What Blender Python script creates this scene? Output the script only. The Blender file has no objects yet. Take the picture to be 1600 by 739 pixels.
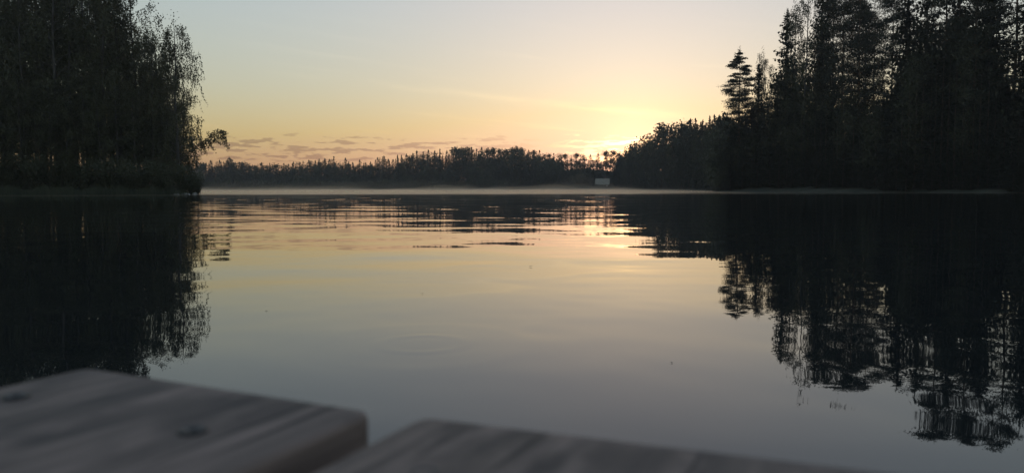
import bpy, math, random
import numpy as np
from mathutils import Vector

R = math.radians
scene = bpy.context.scene
COL = scene.collection

# ------------------------------------------------------------------ camera
CAM_H = 0.42                      # metres above the water
FPX = 1186.0                      # focal length in pixels of a 1600 px wide frame
PITCH = math.atan(72.5 / FPX)
cam_data = bpy.data.cameras.new('camera')
cam = bpy.data.objects.new('camera', cam_data); COL.objects.link(cam)
cam.location = (0, 0, CAM_H)
cam.rotation_euler = (R(90) - PITCH, R(0.1), 0)
cam_data.sensor_width = 36.0
cam_data.lens = FPX / 1600 * 36.0
cam_data.clip_start = 0.02
cam_data.clip_end = 6000
cam_data.dof.use_dof = True
cam_data.dof.focus_distance = 70.0
cam_data.dof.aperture_fstop = 10.5
scene.camera = cam

# ------------------------------------------------------------------ sky, sun, exposure
SUN_AZ, SUN_EL = R(9.1), R(2.1)   # azimuth to the right of +Y
world = bpy.data.worlds.new('World'); scene.world = world; world.use_nodes = True
NT = world.node_tree; NT.nodes.clear()

def nd(t, **kw):
    n = NT.nodes.new(t)
    for k, v in kw.items(): setattr(n, k, v)
    return n
def put(sock, v):
    if hasattr(v, 'is_output') or isinstance(v, bpy.types.NodeSocket): NT.links.new(v, sock)
    else: sock.default_value = v
def mth(op, a, b=0.0, c=0.0):
    n = nd('ShaderNodeMath', operation=op)
    put(n.inputs[0], a); put(n.inputs[1], b); put(n.inputs[2], c)
    return n.outputs[0]
def sstep(x, lo, hi):
    n = nd('ShaderNodeMapRange', interpolation_type='SMOOTHSTEP')
    put(n.inputs[0], x); n.inputs[1].default_value = lo; n.inputs[2].default_value = hi
    return n.outputs[0]
def vec(x, y, z=0.0):
    n = nd('ShaderNodeCombineXYZ'); put(n.inputs[0], x); put(n.inputs[1], y); put(n.inputs[2], z)
    return n.outputs[0]
def noise(v, scale, detail=4.0, rough=0.55):
    n = nd('ShaderNodeTexNoise'); put(n.inputs['Vector'], v)
    n.inputs['Scale'].default_value = scale; n.inputs['Detail'].default_value = detail
    n.inputs['Roughness'].default_value = rough
    return n.outputs[0]
def mixc(f, a, b, blend='MIX'):
    n = nd('ShaderNodeMix', data_type='RGBA', blend_type=blend)
    put(n.inputs[0], f); put(n.inputs[6], a); put(n.inputs[7], b)
    return n.outputs[2]

sky = nd('ShaderNodeTexSky', sky_type='NISHITA', sun_disc=False)
sky.sun_elevation = SUN_EL; sky.sun_rotation = SUN_AZ
sky.altitude = 100; sky.air_density = 1.8; sky.dust_density = 2.0; sky.ozone_density = 1.0
tc = nd('ShaderNodeTexCoord'); sp = nd('ShaderNodeSeparateXYZ')
NT.links.new(tc.outputs['Generated'], sp.inputs[0])
DX, DY, DZ = sp.outputs
el = mth('ARCSINE', DZ); az = mth('ARCTAN2', DX, DY)
# closeness to the sun, for the bright rims of the clouds
sd = nd('ShaderNodeVectorMath', operation='DOT_PRODUCT'); NT.links.new(tc.outputs['Generated'], sd.inputs[0])
sd.inputs[1].default_value = (math.sin(SUN_AZ) * math.cos(SUN_EL), math.cos(SUN_AZ) * math.cos(SUN_EL), math.sin(SUN_EL))
sang = mth('ARCCOSINE', mth('MINIMUM', sd.outputs['Value'], 0.999999))
near_sun = mth('EXPONENT', mth('MULTIPLY', sang, -11.0))
# low broken cloud
lowband = mth('MULTIPLY', sstep(el, 0.020, 0.042), mth('SUBTRACT', 1.0, sstep(el, 0.058, 0.094)))
n1 = noise(vec(mth('MULTIPLY', az, 1.0), mth('MULTIPLY', el, 5.5), 8.8), 34.0, 5.0, 0.58)
n1b = noise(vec(az, mth('MULTIPLY', el, 3.0), 4.1), 5.0, 2.0)
lowm = sstep(mth('ADD', mth('ADD', n1, mth('MULTIPLY', mth('SUBTRACT', n1b, 0.5), 0.12)), mth('MULTIPLY', mth('SUBTRACT', lowband, 1.0), 0.35)), 0.495, 0.56)
lowm = mth('MULTIPLY', lowm, lowband)
# thin high streaks
tl = mth('ADD', el, mth('MULTIPLY', az, 0.105))
n2 = noise(vec(mth('MULTIPLY', az, 1.6), mth('MULTIPLY', tl, 34.0), 1.7), 2.2, 5.0, 0.5)
hib = mth('MULTIPLY', sstep(el, 0.045, 0.085), mth('SUBTRACT', 1.0, sstep(el, 0.15, 0.24)))
him = mth('MULTIPLY', sstep(n2, 0.56, 0.80), hib)
d = mth('DIVIDE', mth('SUBTRACT', tl, mth('ADD', 0.111, mth('MULTIPLY', noise(vec(mth('MULTIPLY', az, 9.0), 0.0, 2.0), 1.0, 2.0), 0.012))), 0.0042)
line = mth('EXPONENT', mth('MULTIPLY', mth('MULTIPLY', d, d), -1.0))
line = mth('MULTIPLY', line, sstep(noise(vec(mth('MULTIPLY', az, 6.0), mth('MULTIPLY', tl, 60.0), 7.0), 1.5, 4.0), 0.30, 0.65))
line = mth('MULTIPLY', line, mth('MULTIPLY', sstep(az, -0.36, -0.22), mth('SUBTRACT', 1.0, sstep(az, 0.16, 0.26))))
him = mth('MINIMUM', 1.0, mth('ADD', him, mth('MULTIPLY', line, 0.6)))
hs = nd('ShaderNodeHueSaturation'); NT.links.new(sky.outputs[0], hs.inputs['Color'])
hs.inputs['Saturation'].default_value = 0.952
gmn = nd('ShaderNodeGamma'); NT.links.new(hs.outputs[0], gmn.inputs[0]); gmn.inputs[1].default_value = 0.50   # soft shoulder of the camera
base = gmn.outputs[0]
veil = mth('MULTIPLY', mth('EXPONENT', mth('MULTIPLY', sang, -28.0)), 0.95)   # thin cloud veil scattering the hidden sun forward
base = mixc(1.0, base, mixc(veil, (1, 1, 1, 1), (2.0, 1.85, 1.4, 1)), 'MULTIPLY')
base = mixc(1.0, base, mixc(mth('MULTIPLY', mth('EXPONENT', mth('MULTIPLY', sang, -5.0)), 0.8), (1, 1, 1, 1), (0.95, 1.0, 1.34, 1)), 'MULTIPLY')   # milky aureole round the sun
dustm = sstep(el, 0.02, 0.14)
base = mixc(1.0, base, mixc(dustm, (1.12, 0.99, 0.84, 1), (1, 1, 1, 1)), 'MULTIPLY')
SKYGAIN = nd('ShaderNodeMix', data_type='RGBA', blend_type='MULTIPLY'); SKYGAIN.inputs[0].default_value = 1.0
NT.links.new(base, SKYGAIN.inputs[6]); SKYGAIN.inputs[7].default_value = (0.535, 0.705, 0.965, 1)
base = SKYGAIN.outputs[2]
lowcol = mixc(mth('MINIMUM', 1.0, mth('MULTIPLY', mth('EXPONENT', mth('MULTIPLY', sang, -16.0)), 1.6)), (0.63, 0.58, 0.66, 1), (2.5, 2.4, 1.9, 1))
c = mixc(mth('MULTIPLY', lowm, 0.85), base, mixc(1.0, base, lowcol, 'MULTIPLY'))
hicol = mixc(mth('MINIMUM', 1.0, mth('MULTIPLY', near_sun, 2.0)), (1.09, 1.07, 1.05, 1), (1.5, 1.42, 1.15, 1))
c = mixc(him, c, mixc(1.0, c, hicol, 'MULTIPLY'))
bg = nd('ShaderNodeBackground'); NT.links.new(c, bg.inputs[0]); bg.inputs[1].default_value = 0.15
wo = nd('ShaderNodeOutputWorld'); NT.links.new(bg.outputs[0], wo.inputs[0])
world.cycles.sampling_method = 'MANUAL'; world.cycles.sample_map_resolution = 1024

sun_data = bpy.data.lights.new('sun', 'SUN'); sun = bpy.data.objects.new('sun', sun_data); COL.objects.link(sun)
sun_data.energy = 0.05; sun_data.angle = R(0.5); sun_data.color = (1.0, 0.62, 0.30)
_sd = Vector((math.sin(SUN_AZ) * math.cos(SUN_EL), math.cos(SUN_AZ) * math.cos(SUN_EL), math.sin(SUN_EL)))
sun.rotation_euler = (-_sd).to_track_quat('-Z', 'Y').to_euler()
sun.location = (0, 0, 50)

vs = scene.view_settings
vs.view_transform = 'Standard'; vs.look = 'None'; vs.gamma = 1.0; vs.use_curve_mapping = False
vs.exposure = 2.02
scene.cycles.max_bounces = 5; scene.cycles.diffuse_bounces = 2; scene.cycles.glossy_bounces = 3
scene.cycles.volume_bounces = 1; scene.cycles.transparent_max_bounces = 6
scene.cycles.use_denoising = True

# ------------------------------------------------------------------ helpers
rng = np.random.default_rng(20210713)
random.seed(419)

def material(name, col, rough=0.8, build=None, **inp):
    m = bpy.data.materials.new(name); m.use_nodes = True
    nt = m.node_tree; b = nt.nodes['Principled BSDF']
    b.inputs['Base Color'].default_value = (*col, 1); b.inputs['Roughness'].default_value = rough
    for k, v in inp.items(): b.inputs[k.replace('_', ' ')].default_value = v
    if build: build(nt, b)
    return m

def vary(c1, c2, scale, detail=4.0, stretch=(1, 1, 1), coord='Object', lo=0.35, hi=0.65, bump=0.0, rand=0.0):
    def f(nt, b):
        t = nt.nodes.new('ShaderNodeTexCoord'); mp = nt.nodes.new('ShaderNodeMapping')
        mp.inputs['Scale'].default_value = stretch
        nt.links.new(t.outputs[coord], mp.inputs[0])
        n = nt.nodes.new('ShaderNodeTexNoise'); n.inputs['Scale'].default_value = scale; n.inputs['Detail'].default_value = detail
        nt.links.new(mp.outputs[0], n.inputs['Vector'])
        r = nt.nodes.new('ShaderNodeMapRange'); r.inputs[1].default_value = lo; r.inputs[2].default_value = hi
        nt.links.new(n.outputs[0], r.inputs[0])
        fac = r.outputs[0]
        if rand:
            oi = nt.nodes.new('ShaderNodeObjectInfo')
            ma = nt.nodes.new('ShaderNodeMath'); ma.operation = 'MULTIPLY_ADD'; ma.use_clamp = True
            nt.links.new(oi.outputs['Random'], ma.inputs[0]); ma.inputs[1].default_value = rand
            nt.links.new(fac, ma.inputs[2]); fac = ma.outputs[0]
        mx = nt.nodes.new('ShaderNodeMix'); mx.data_type = 'RGBA'
        nt.links.new(fac, mx.inputs[0]); mx.inputs[6].default_value = (*c1, 1); mx.inputs[7].default_value = (*c2, 1)
        nt.links.new(mx.outputs[2], b.inputs['Base Color'])
        if bump:
            bp = nt.nodes.new('ShaderNodeBump'); bp.inputs['Distance'].default_value = bump
            nt.links.new(n.outputs[0], bp.inputs['Height']); nt.links.new(bp.outputs[0], b.inputs['Normal'])
    return f

M = {}
M['birch_leaf'] = material('birch_leaf', (.06, .08, .03), .7, vary((.034, .037, .015), (.060, .062, .025), 1.1, rand=.3))
M['needle'] = material('needle', (.035, .05, .025), .8, vary((.018, .021, .011), (.034, .036, .017), .9, rand=.3))
M['pine_needle'] = material('pine_needle', (.04, .055, .03), .8, vary((.019, .022, .011), (.036, .037, .017), .9, rand=.3))
M['willow_leaf'] = material('willow_leaf', (.06, .08, .04), .7, vary((.032, .038, .016), (.06, .064, .03), 1.4, rand=.3))
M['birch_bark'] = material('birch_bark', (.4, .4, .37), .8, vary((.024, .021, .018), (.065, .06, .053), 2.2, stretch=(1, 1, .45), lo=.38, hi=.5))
M['bark'] = material('bark', (.1, .08, .06), .9, vary((.055, .042, .032), (.14, .105, .078), 6.0, stretch=(1, 1, .2)))
M['pine_bark'] = material('pine_bark', (.16, .09, .05), .9, vary((.07, .048, .034), (.21, .115, .06), 5.0, stretch=(1, 1, .3)))
M['ground'] = material('ground', (.05, .055, .03), .95, vary((.022, .026, .014), (.05, .048, .03), .35))
M['reed'] = material('reed', (.10, .12, .05), .8, vary((.022, .030, .013), (.05, .055, .027), .6))

def mesh_from(name, parts):
    """parts: list of (verts Nx3, quads Mx4, material, smooth) -> one mesh"""
    vs_, fs_, mi, sm, mats, off = [], [], [], [], [], 0
    for v, q, m, s in parts:
        if len(v) == 0: continue
        if m not in mats: mats.append(m)
        vs_.append(np.asarray(v, float)); fs_.append(np.asarray(q, np.int64) + off)
        mi.append(np.full(len(q), mats.index(m))); sm.append(np.full(len(q), s)); off += len(v)
    V = np.concatenate(vs_); F = np.concatenate(fs_); mi = np.concatenate(mi); sm = np.concatenate(sm)
    me = bpy.data.meshes.new(name)
    me.vertices.add(len(V)); me.vertices.foreach_set('co', V.astype(np.float32).ravel())
    me.loops.add(F.size); me.loops.foreach_set('vertex_index', F.astype(np.int32).ravel())
    me.polygons.add(len(F)); me.polygons.foreach_set('loop_start', np.arange(0, F.size, F.shape[1], dtype=np.int32))
    me.polygons.foreach_set('material_index', mi.astype(np.int32))
    me.polygons.foreach_set('use_smooth', sm.astype(bool))
    for m in mats: me.materials.append(m)
    me.update(calc_edges=True); me.validate()
    return me

def tube(pts, rad, k=6):
    pts = np.asarray(pts, float); n = len(pts); rad = np.asarray(rad, float)
    d = np.gradient(pts, axis=0); d /= np.linalg.norm(d, axis=1)[:, None] + 1e-9
    ref = np.where(np.abs(d[:, 2:3]) > .9, np.array([[1., 0, 0]]), np.array([[0, 0, 1.]]))
    u = np.cross(d, ref); u /= np.linalg.norm(u, axis=1)[:, None] + 1e-9
    w = np.cross(d, u)
    a = np.linspace(0, 2 * np.pi, k, endpoint=False)
    V = pts[:, None, :] + rad[:, None, None] * (np.cos(a)[None, :, None] * u[:, None, :] + np.sin(a)[None, :, None] * w[:, None, :])
    V = V.reshape(-1, 3)
    i = np.arange(n - 1)[:, None] * k; j = np.arange(k)[None, :]; j2 = (j + 1) % k
    F = np.stack([i + j, i + j2, i + k + j2, i + k + j], -1).reshape(-1, 4)
    return V, F

def join(lst):
    vs_, fs_, off = [], [], 0
    for v, f in lst:
        vs_.append(v); fs_.append(f + off); off += len(v)
    return np.concatenate(vs_), np.concatenate(fs_)

def leaves(C, U, W):
    """rhombic leaf-sized faces: centres C, half long axes U, half short axes W"""
    V = np.stack([C - U, C + W, C + U, C - W], 1).reshape(-1, 3)
    F = np.arange(len(V)).reshape(-1, 4)
    return V, F

def unit(a): return a / (np.linalg.norm(a, axis=-1, keepdims=True) + 1e-9)
def rand_leaves(C, long, short, g, droop=0.0):
    n = len(C)
    U = unit(g.normal(size=(n, 3)) + np.array([0, 0, -droop]))
    W = unit(np.cross(U, g.normal(size=(n, 3))))
    s = g.uniform(.7, 1.25, size=(n, 1))
    return leaves(C, U * long * s, W * short * s)

# ------------------------------------------------------------------ lake outline, ground and water
SHORE = np.array([(-95, -9), (-88, 40), (-74, 68), (-56, 74.5), (-40, 74), (-34.5, 75.5), (-33, 79), (-38, 90), (-75, 125), (-150, 200),
                  (-225, 330), (-225, 430), (-150, 446), (-70, 436), (0, 416), (40, 412), (57, 420), (61, 395), (63, 330), (61, 270), (57, 215),
                  (46, 172), (40, 148), (49, 123), (62, 98), (82, 80), (108, 55), (112, 10), (98, -8), (40, -4.5), (0, -5), (-40, -6)], float)

def shore_dist(X, Y):
    """distance to the shore line: positive on land, negative in the lake"""
    P = np.stack([np.ravel(X), np.ravel(Y)], -1).astype(float)
    best = np.full(len(P), 1e9); inside = np.zeros(len(P), bool)
    n = len(SHORE)
    for i in range(n):
        a, b = SHORE[i], SHORE[(i + 1) % n]
        ab = b - a; t = np.clip(((P - a) @ ab) / (ab @ ab), 0, 1)
        best = np.minimum(best, np.hypot(*(P - a - t[:, None] * ab).T))
        cr = ((a[1] > P[:, 1]) != (b[1] > P[:, 1])) & (P[:, 0] < (b[0] - a[0]) * (P[:, 1] - a[1]) / (b[1] - a[1] + 1e-12) + a[0])
        inside ^= cr
    return np.where(inside, -best, best).reshape(np.shape(X))

def ground_z(X, Y):
    X = np.asarray(X, float); Y = np.asarray(Y, float)
    d = shore_dist(X, Y)
    land = .12 + 9.0 * (1 - np.exp(-np.maximum(d, 0) / 38.0)) + .35 * np.sin(X * .13 + 1) * np.sin(Y * .11) * np.clip(d / 12, 0, 1)
    land += 6.0 * np.exp(-(((X - 38) / 55) ** 2 + ((Y - 470) / 40) ** 2)) * np.clip(d / 14, 0, 1)
    land *= np.where((Y > 395) & (X < -30), .55, 1.0)
    return np.where(d > 0, land, np.maximum(-3.0, .1 + d * .22))

def axis(segs):
    out = []
    for a, b, s in segs: out += list(np.arange(a, b, s))
    return np.array(out + [segs[-1][1]], float)
gx = axis([(-4000, -1000, 500), (-1000, -300, 70), (-300, -100, 10), (-100, 120, 3), (120, 300, 10), (300, 1000, 70), (1000, 4000, 500)])
gy = axis([(-2000, -200, 300), (-200, -20, 20), (-20, 180, 3), (180, 520, 7), (520, 1000, 40), (1000, 5000, 500)])
GX, GY = np.meshgrid(gx, gy)
GZ = ground_z(GX, GY)
def grid_faces(nx, ny):
    i = np.arange(ny - 1)[:, None] * nx + np.arange(nx - 1)[None, :]
    return np.stack([i, i + 1, i + nx + 1, i + nx], -1).reshape(-1, 4)
gm = mesh_from('ground', [(np.stack([GX, GY, GZ], -1).reshape(-1, 3), grid_faces(len(gx), len(gy)), M['ground'], True)])
ground = bpy.data.objects.new('ground', gm); COL.objects.link(ground); ground['kind'] = 'structure'

# water surface: gentle ripples as real relief, finer near the dock
wg = np.random.default_rng(7)
WAVES = []
for i in range(46):
    lam = 0.16 * (3.2 / 0.16) ** wg.uniform()
    th = wg.normal(0, .72) + .1                       # crests lie mostly across the view
    slope = .0008 * (1.0 if lam > .5 else .7)
    WAVES.append((2 * np.pi / lam * math.sin(th), 2 * np.pi / lam * math.cos(th), wg.uniform(0, 6.28), slope * lam / (2 * np.pi), lam))
RING = (-.245, 2.055)
def water_z(X, Y):
    Z = np.zeros_like(X)
    patch = .55 + .45 * np.sin(X * .21 + 1.3 * np.sin(Y * .17 + .6)) * np.sin(Y * .33 + .8 * np.sin(X * .13))
    far = np.clip((Y - 3.0) / 9.0, 0, 1)
    amp = (1.6 + .75 * far) * (.55 + .9 * patch * (.4 + .6 * far))
    for kx, ky, ph, a, lam in WAVES:
        Z += a * np.sin(kx * X + ky * Y + ph + .6 * np.sin(.31 * X + .23 * Y + ph))
    Z *= amp
    r = np.hypot(X - RING[0], Y - RING[1])
    for r0, w, a, lam in ((.115, .03, .00036, .09), (.29, .06, .00009, .14)):
        Z += a * np.cos((r - r0) * 2 * np.pi / lam) * np.exp(-((r - r0) / w) ** 2)
    return Z
def water_tile(xs, ys, flat=False):
    X, Y = np.meshgrid(xs, ys)
    Z = np.zeros_like(X) if flat else water_z(X, Y)
    return np.stack([X, Y, Z], -1).reshape(-1, 3), grid_faces(len(xs), len(ys))
def lin(a, b, s): return np.linspace(a, b, int(round((b - a) / s)) + 1)
tiles = [water_tile(lin(-2, 2, .02), lin(.2, 3.2, .015)),
         water_tile(lin(-8, -2, .06), lin(.2, 3.2, .03)), water_tile(lin(2, 8, .06), lin(.2, 3.2, .03)),
         water_tile(lin(-8, 8, .06), lin(3.2, 12, .03)),
         water_tile(lin(-22, -8, .2), lin(.2, 12, .1)), water_tile(lin(8, 22, .2), lin(.2, 12, .1)),
         water_tile(lin(-22, 22, .16), lin(12, 32, .07)),
         water_tile(lin(-60, -22, .5), lin(12, 32, .25)), water_tile(lin(22, 60, .5), lin(12, 32, .25)),
         water_tile(lin(-60, 60, .3), lin(32, 75, .14)),
         water_tile(lin(-260, -60, 20), lin(.2, 75, 10), True), water_tile(lin(60, 140, 20), lin(.2, 75, 10), True),
         water_tile(lin(-60, -22, 19), lin(.2, 12, 5.9), True), water_tile(lin(22, 60, 19), lin(.2, 12, 5.9), True),
         water_tile(lin(-260, 140, 20), lin(-14, .2, 7.1), True), water_tile(lin(-260, 140, 20), lin(75, 480, 20), True)]
M['water'] = material('water', (.010, .013, .014), .015, None, IOR=1.43)
wv, wf = join(tiles)
water = bpy.data.objects.new('lake_water', mesh_from('lake_water', [(wv, wf, M['water'], True)])); COL.objects.link(water)
water['kind'] = 'structure'

# ------------------------------------------------------------------ trees: prototypes (one mesh for the wood, one for the crown)
def birch(seed, H=18.0, Rm=2.6, limbs=36, strands=26, weep=1.0, low=.10):
    g = np.random.default_rng(seed)
    tt = np.linspace(0, 1, 12)
    sway = np.cumsum(g.normal(0, .09, (12, 2)), 0) * tt[:, None]
    tp = np.column_stack([sway, tt * H]); wood = [tube(tp, .17 * (1 - tt) ** .8 + .012, 8)]
    LC = []
    for i in range(limbs):
        t = low + (.97 - low) * (i + g.uniform(0, 1)) / limbs
        o = np.array([np.interp(t, tt, tp[:, k]) for k in range(3)])
        a = i * 2.4 + g.normal(0, .5)
        L = Rm * (math.sin(math.pi * min(.97, (t - low) / (1 - low) * .80 + .16)) ** .75) * g.uniform(.65, 1.25) + .25
        h = np.array([math.cos(a), math.sin(a), 0])
        s = np.linspace(0, 1, 7)[:, None]
        P = o + h * L * s + np.array([0, 0, 1]) * L * (.95 * s - .62 * s ** 2 * weep) * g.uniform(.6, 1.2)
        P[1:] += g.normal(0, .05, (6, 3))
        wood.append(tube(P, np.linspace(.05 * (1 - t) + .015, .005, 7), 4))
        ns = int(strands * (.5 + .7 * L / Rm))
        for _ in range(ns):
            q = g.uniform(.18, 1.0) ** .8
            b = np.array([np.interp(q, s[:, 0], P[:, k]) for k in range(3)]) + g.normal(0, .22, 3)
            hl = g.uniform(.25, 1.0) * (1.9 * weep if g.uniform() < .35 else 1.0) * (.6 + .6 * q)
            n = max(4, int(hl / .085))
            z = np.linspace(0, 1, n)[:, None]
            drift = np.append(h[:2] * g.uniform(-.1, .35) + g.normal(0, .12, 2), 0) * hl
            LC.append(b + drift * z + np.array([0, 0, -hl]) * z + g.normal(0, .045, (n, 3)))
        LC.append(P[-1] + g.normal(0, .26, (26, 3)) * np.array([1, 1, .8]))
    LC.append(tp[-1] + g.normal(0, .22, (40, 3)) * np.array([1, 1, 2.2]))
    C = np.concatenate(LC)
    lv, lf = rand_leaves(C, .088, .056, g, .8)
    V, F = join(wood)
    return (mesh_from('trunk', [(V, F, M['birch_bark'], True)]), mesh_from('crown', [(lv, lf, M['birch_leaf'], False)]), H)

def spruce(seed, H=24.0, Rm=2.7, whorls=50, per=6, low=.05, gap=.1, power=.85):
    g = np.random.default_rng(seed)
    tt = np.linspace(0, 1, 8); tp = np.column_stack([np.cumsum(g.normal(0, .03, (8, 2)), 0), tt * H])
    wood = [tube(tp, .2 * (1 - tt) + .012, 7)]
    C, U, W = [], [], []
    for i in range(whorls):
        t = low + (.985 - low) * (i / whorls) ** .93
        o = np.array([np.interp(t, tt, tp[:, k]) for k in range(3)])
        full = Rm * (1 - t) ** power * min(1, .55 + (t - low) * 3.0) + .10
        ring = g.uniform(.78, 1.15)
        for j in range(per):
            if g.uniform() < gap: continue
            a = j * 2 * math.pi / per + i * 1.1 + g.normal(0, .25)
            L = full * ring * g.uniform(.65, 1.2)
            h = np.array([math.cos(a), math.sin(a), 0]); side = np.array([-h[1], h[0], 0])
            n = max(3, int(L / .34))
            s = np.linspace(.12, 1, n)[:, None]
            sag = (.42 - .5 * t) if t < .8 else -.12
            P = o + h * L * s + np.array([0, 0, 1.]) * L * (-sag * s + .24 * s ** 2.2) + np.array([0, 0, g.normal(0, .1)])
            wood.append(tube(np.vstack([o, P[n // 2], P[-1]]), [.022, .014, .004], 3))
            lw = (.42 + .45 * (1 - s)) * min(1.0, .35 + L * .45)
            for sg in (-1, 1):
                C.append(P + side * sg * lw * .5 + g.normal(0, .05, P.shape)); u = side * sg * lw * .62 + h * lw * .35 + np.array([0, 0, -.12]) * lw
                U.append(u); W.append(np.broadcast_to(h * .15, P.shape) + g.normal(0, .03, P.shape))
            C.append(P + np.array([0, 0, -.14]) * lw / .4 + g.normal(0, .05, P.shape)); U.append(np.array([0, 0, -1.]) * lw * .45 + g.normal(0, .04, P.shape)); W.append(np.broadcast_to(h * .17, P.shape))
            C.append(P[-1:] + h * .10); U.append((h * .22)[None] + g.normal(0, .03, (1, 3))); W.append((side * .07)[None])
    top = tp[-1]
    k = 16; C.append(top + np.column_stack([g.normal(0, .05, (k, 2)), g.uniform(-.9, .35, k)])); U.append(np.column_stack([g.normal(0, .1, (k, 2)), g.uniform(.1, .22, k)])); W.append(g.normal(0, .035, (k, 3)))
    lv, lf = leaves(np.concatenate(C), np.concatenate(U), np.concatenate(W))
    V, F = join(wood)
    return (mesh_from('trunk', [(V, F, M['bark'], True)]), mesh_from('crown', [(lv, lf, M['needle'], False)]), H)

def pine(seed, H=24.0, Rm=2.6, limbs=30, low=.42, tier=0.0, tufts=60):
    g = np.random.default_rng(seed)
    tt = np.linspace(0, 1, 12); tp = np.column_stack([np.cumsum(g.normal(0, .07, (12, 2)), 0) * tt[:, None] ** .5, tt * H])
    wood = [tube(tp, .19 * (1 - tt) ** .8 + .02, 8)]
    CC = []
    for i in range(limbs):
        t = low + (.985 - low) * (i + g.uniform(0, .8)) / limbs
        o = np.array([np.interp(t, tt, tp[:, k]) for k in range(3)])
        a = i * 2.4 + g.normal(0, .6)
        f = (t - low) / (1 - low)
        env = (1 - f) ** .75 if tier else math.sin(math.pi * (.22 + .74 * f)) ** .8
        L = Rm * env * g.uniform(.5, 1.25) + .25
        h = np.array([math.cos(a), math.sin(a), 0])
        s = np.linspace(0, 1, 5)[:, None]
        P = o + h * L * s + np.array([0, 0, 1.]) * L * ((.10 + .5 * f) * s - (.22 if tier else .05) * s + .14 * s ** 2)
        P[1:] += g.normal(0, .07, (4, 3))
        wood.append(tube(P, np.linspace(.045 * (1.1 - t) + .02, .01, 5), 4))
        for q in (.5, .75, 1.0):
            if g.uniform() < .18: continue
            b = np.array([np.interp(q, s[:, 0], P[:, k]) for k in range(3)]) + g.normal(0, .16, 3)
            sz = ((.13 + .17 * L) if tier else (.34 + .13 * L)) * g.uniform(.7, 1.2)
            CC.append(b + g.normal(0, 1, (tufts, 3)) * np.array([sz, sz, sz * .26]))
    CC.append(tp[-1] + g.normal(0, 1, (tufts // 2, 3)) * (np.array([.13, .13, .55]) if tier else np.array([.25, .25, .4])))
    for _ in range(7):                                          # dead stubs below the crown
        t = g.uniform(.5 * low, low); o = np.array([np.interp(t, tt, tp[:, k]) for k in range(3)]); a = g.uniform(0, 6.28)
        e = o + np.array([math.cos(a), math.sin(a), -.15]) * g.uniform(.5, 1.5)
        wood.append(tube(np.vstack([o, (o + e) / 2, e]), [.02, .014, .005], 3))
    C = np.concatenate(CC)
    U = unit(g.normal(size=C.shape) + np.array([0, 0, .5])); W = unit(np.cross(U, g.normal(size=C.shape)))
    s = g.uniform(.7, 1.3, (len(C), 1))
    lv, lf = leaves(C, U * .14 * s, W * .045 * s)
    V, F = join(wood)
    return (mesh_from('trunk', [(V, F, M['pine_bark'], True)]), mesh_from('crown', [(lv, lf, M['pine_needle'], False)]), H)

def bush(seed, H=4.0, Rm=1.9, stems=11):
    g = np.random.default_rng(seed); wood, CC = [], []
    for i in range(stems):
        a = i * 2.4 + g.normal(0, .4); lean = g.uniform(.15, 1.0) * Rm; hh = H * g.uniform(.55, 1.0) * (1.05 - .25 * lean / Rm)
        s = np.linspace(0, 1, 6)[:, None]
        P = np.array([math.cos(a), math.sin(a), 0]) * (lean * s ** 1.2) + np.array([0, 0, 1.]) * hh * (s * 1.1 - .1 * s ** 3)
        P[1:] += g.normal(0, .05, (5, 3)); wood.append(tube(P, np.linspace(.035, .006, 6), 4))
        for q in np.linspace(.15, 1, 8):
            b = np.array([np.interp(q, s[:, 0], P[:, k]) for k in range(3)])
            CC.append(b + g.normal(0, 1, (58, 3)) * np.array([.34, .34, .28]) * (.7 + .5 * q))
    C = np.concatenate(CC); C[:, 2] = np.abs(C[:, 2])
    lv, lf = rand_leaves(C, .10, .05, g, .4); V, F = join(wood)
    return (mesh_from('stems', [(V, F, M['bark'], True)]), mesh_from('crown', [(lv, lf, M['willow_leaf'], False)]), H)

# trees too far off to show leaf from leaf: the same habit from fewer, larger faces
def sprays(kind, g, n, H, Rm, size):
    if kind == 'spruce':
        t = 1 - g.uniform(0, 1, n) ** .62 * .97; a = g.uniform(0, 6.28, n)
        lay = .82 + .25 * np.sin(t * 60 + g.uniform(0, 6)) ; r = Rm * (1 - t) ** .68 * g.uniform(.2, 1.0, n) ** .6 * lay
        h = np.column_stack([np.cos(a), np.sin(a), np.zeros(n)])
        C = h * r[:, None] + np.column_stack([np.zeros((n, 2)), t * H - r * .22])
        U = h * size * g.uniform(.7, 1.3, (n, 1)) + np.array([0, 0, -.28 * size]); W = np.column_stack([-h[:, 1], h[:, 0], g.normal(0, .3, n)]) * size * .62
        k = 10; C = np.vstack([C, np.column_stack([g.normal(0, .06, (k, 2)), H * g.uniform(.93, 1.0, k)])]); U = np.vstack([U, np.column_stack([g.normal(0, .08, (k, 2)), np.full(k, .4)])]); W = np.vstack([W, g.normal(0, .13, (k, 3)) * [1, 1, .2]])
        return C, U, W
    m = 26 if kind == 'birch' else 20
    low = .18 if kind == 'birch' else .36
    f = g.uniform(0, 1, m); env = np.sin(np.pi * (.18 + .72 * f)) ** .8
    a = g.uniform(0, 6.28, m); r = Rm * env * g.uniform(.2, .85, m)
    K = np.column_stack([np.cos(a) * r, np.sin(a) * r, (low + (.95 - low) * f) * H])
    K = np.vstack([K, [[0, 0, H * .96]]])
    w = g.integers(0, m + 1, n)
    C = K[w] + g.normal(0, 1, (n, 3)) * Rm * (np.array([.26, .26, .24]) if kind == 'birch' else np.array([.28, .28, .26]))
    U = unit(g.normal(size=(n, 3))); W = unit(np.cross(U, g.normal(size=(n, 3))))
    return C, U * size * .8, W * size * .55

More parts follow.
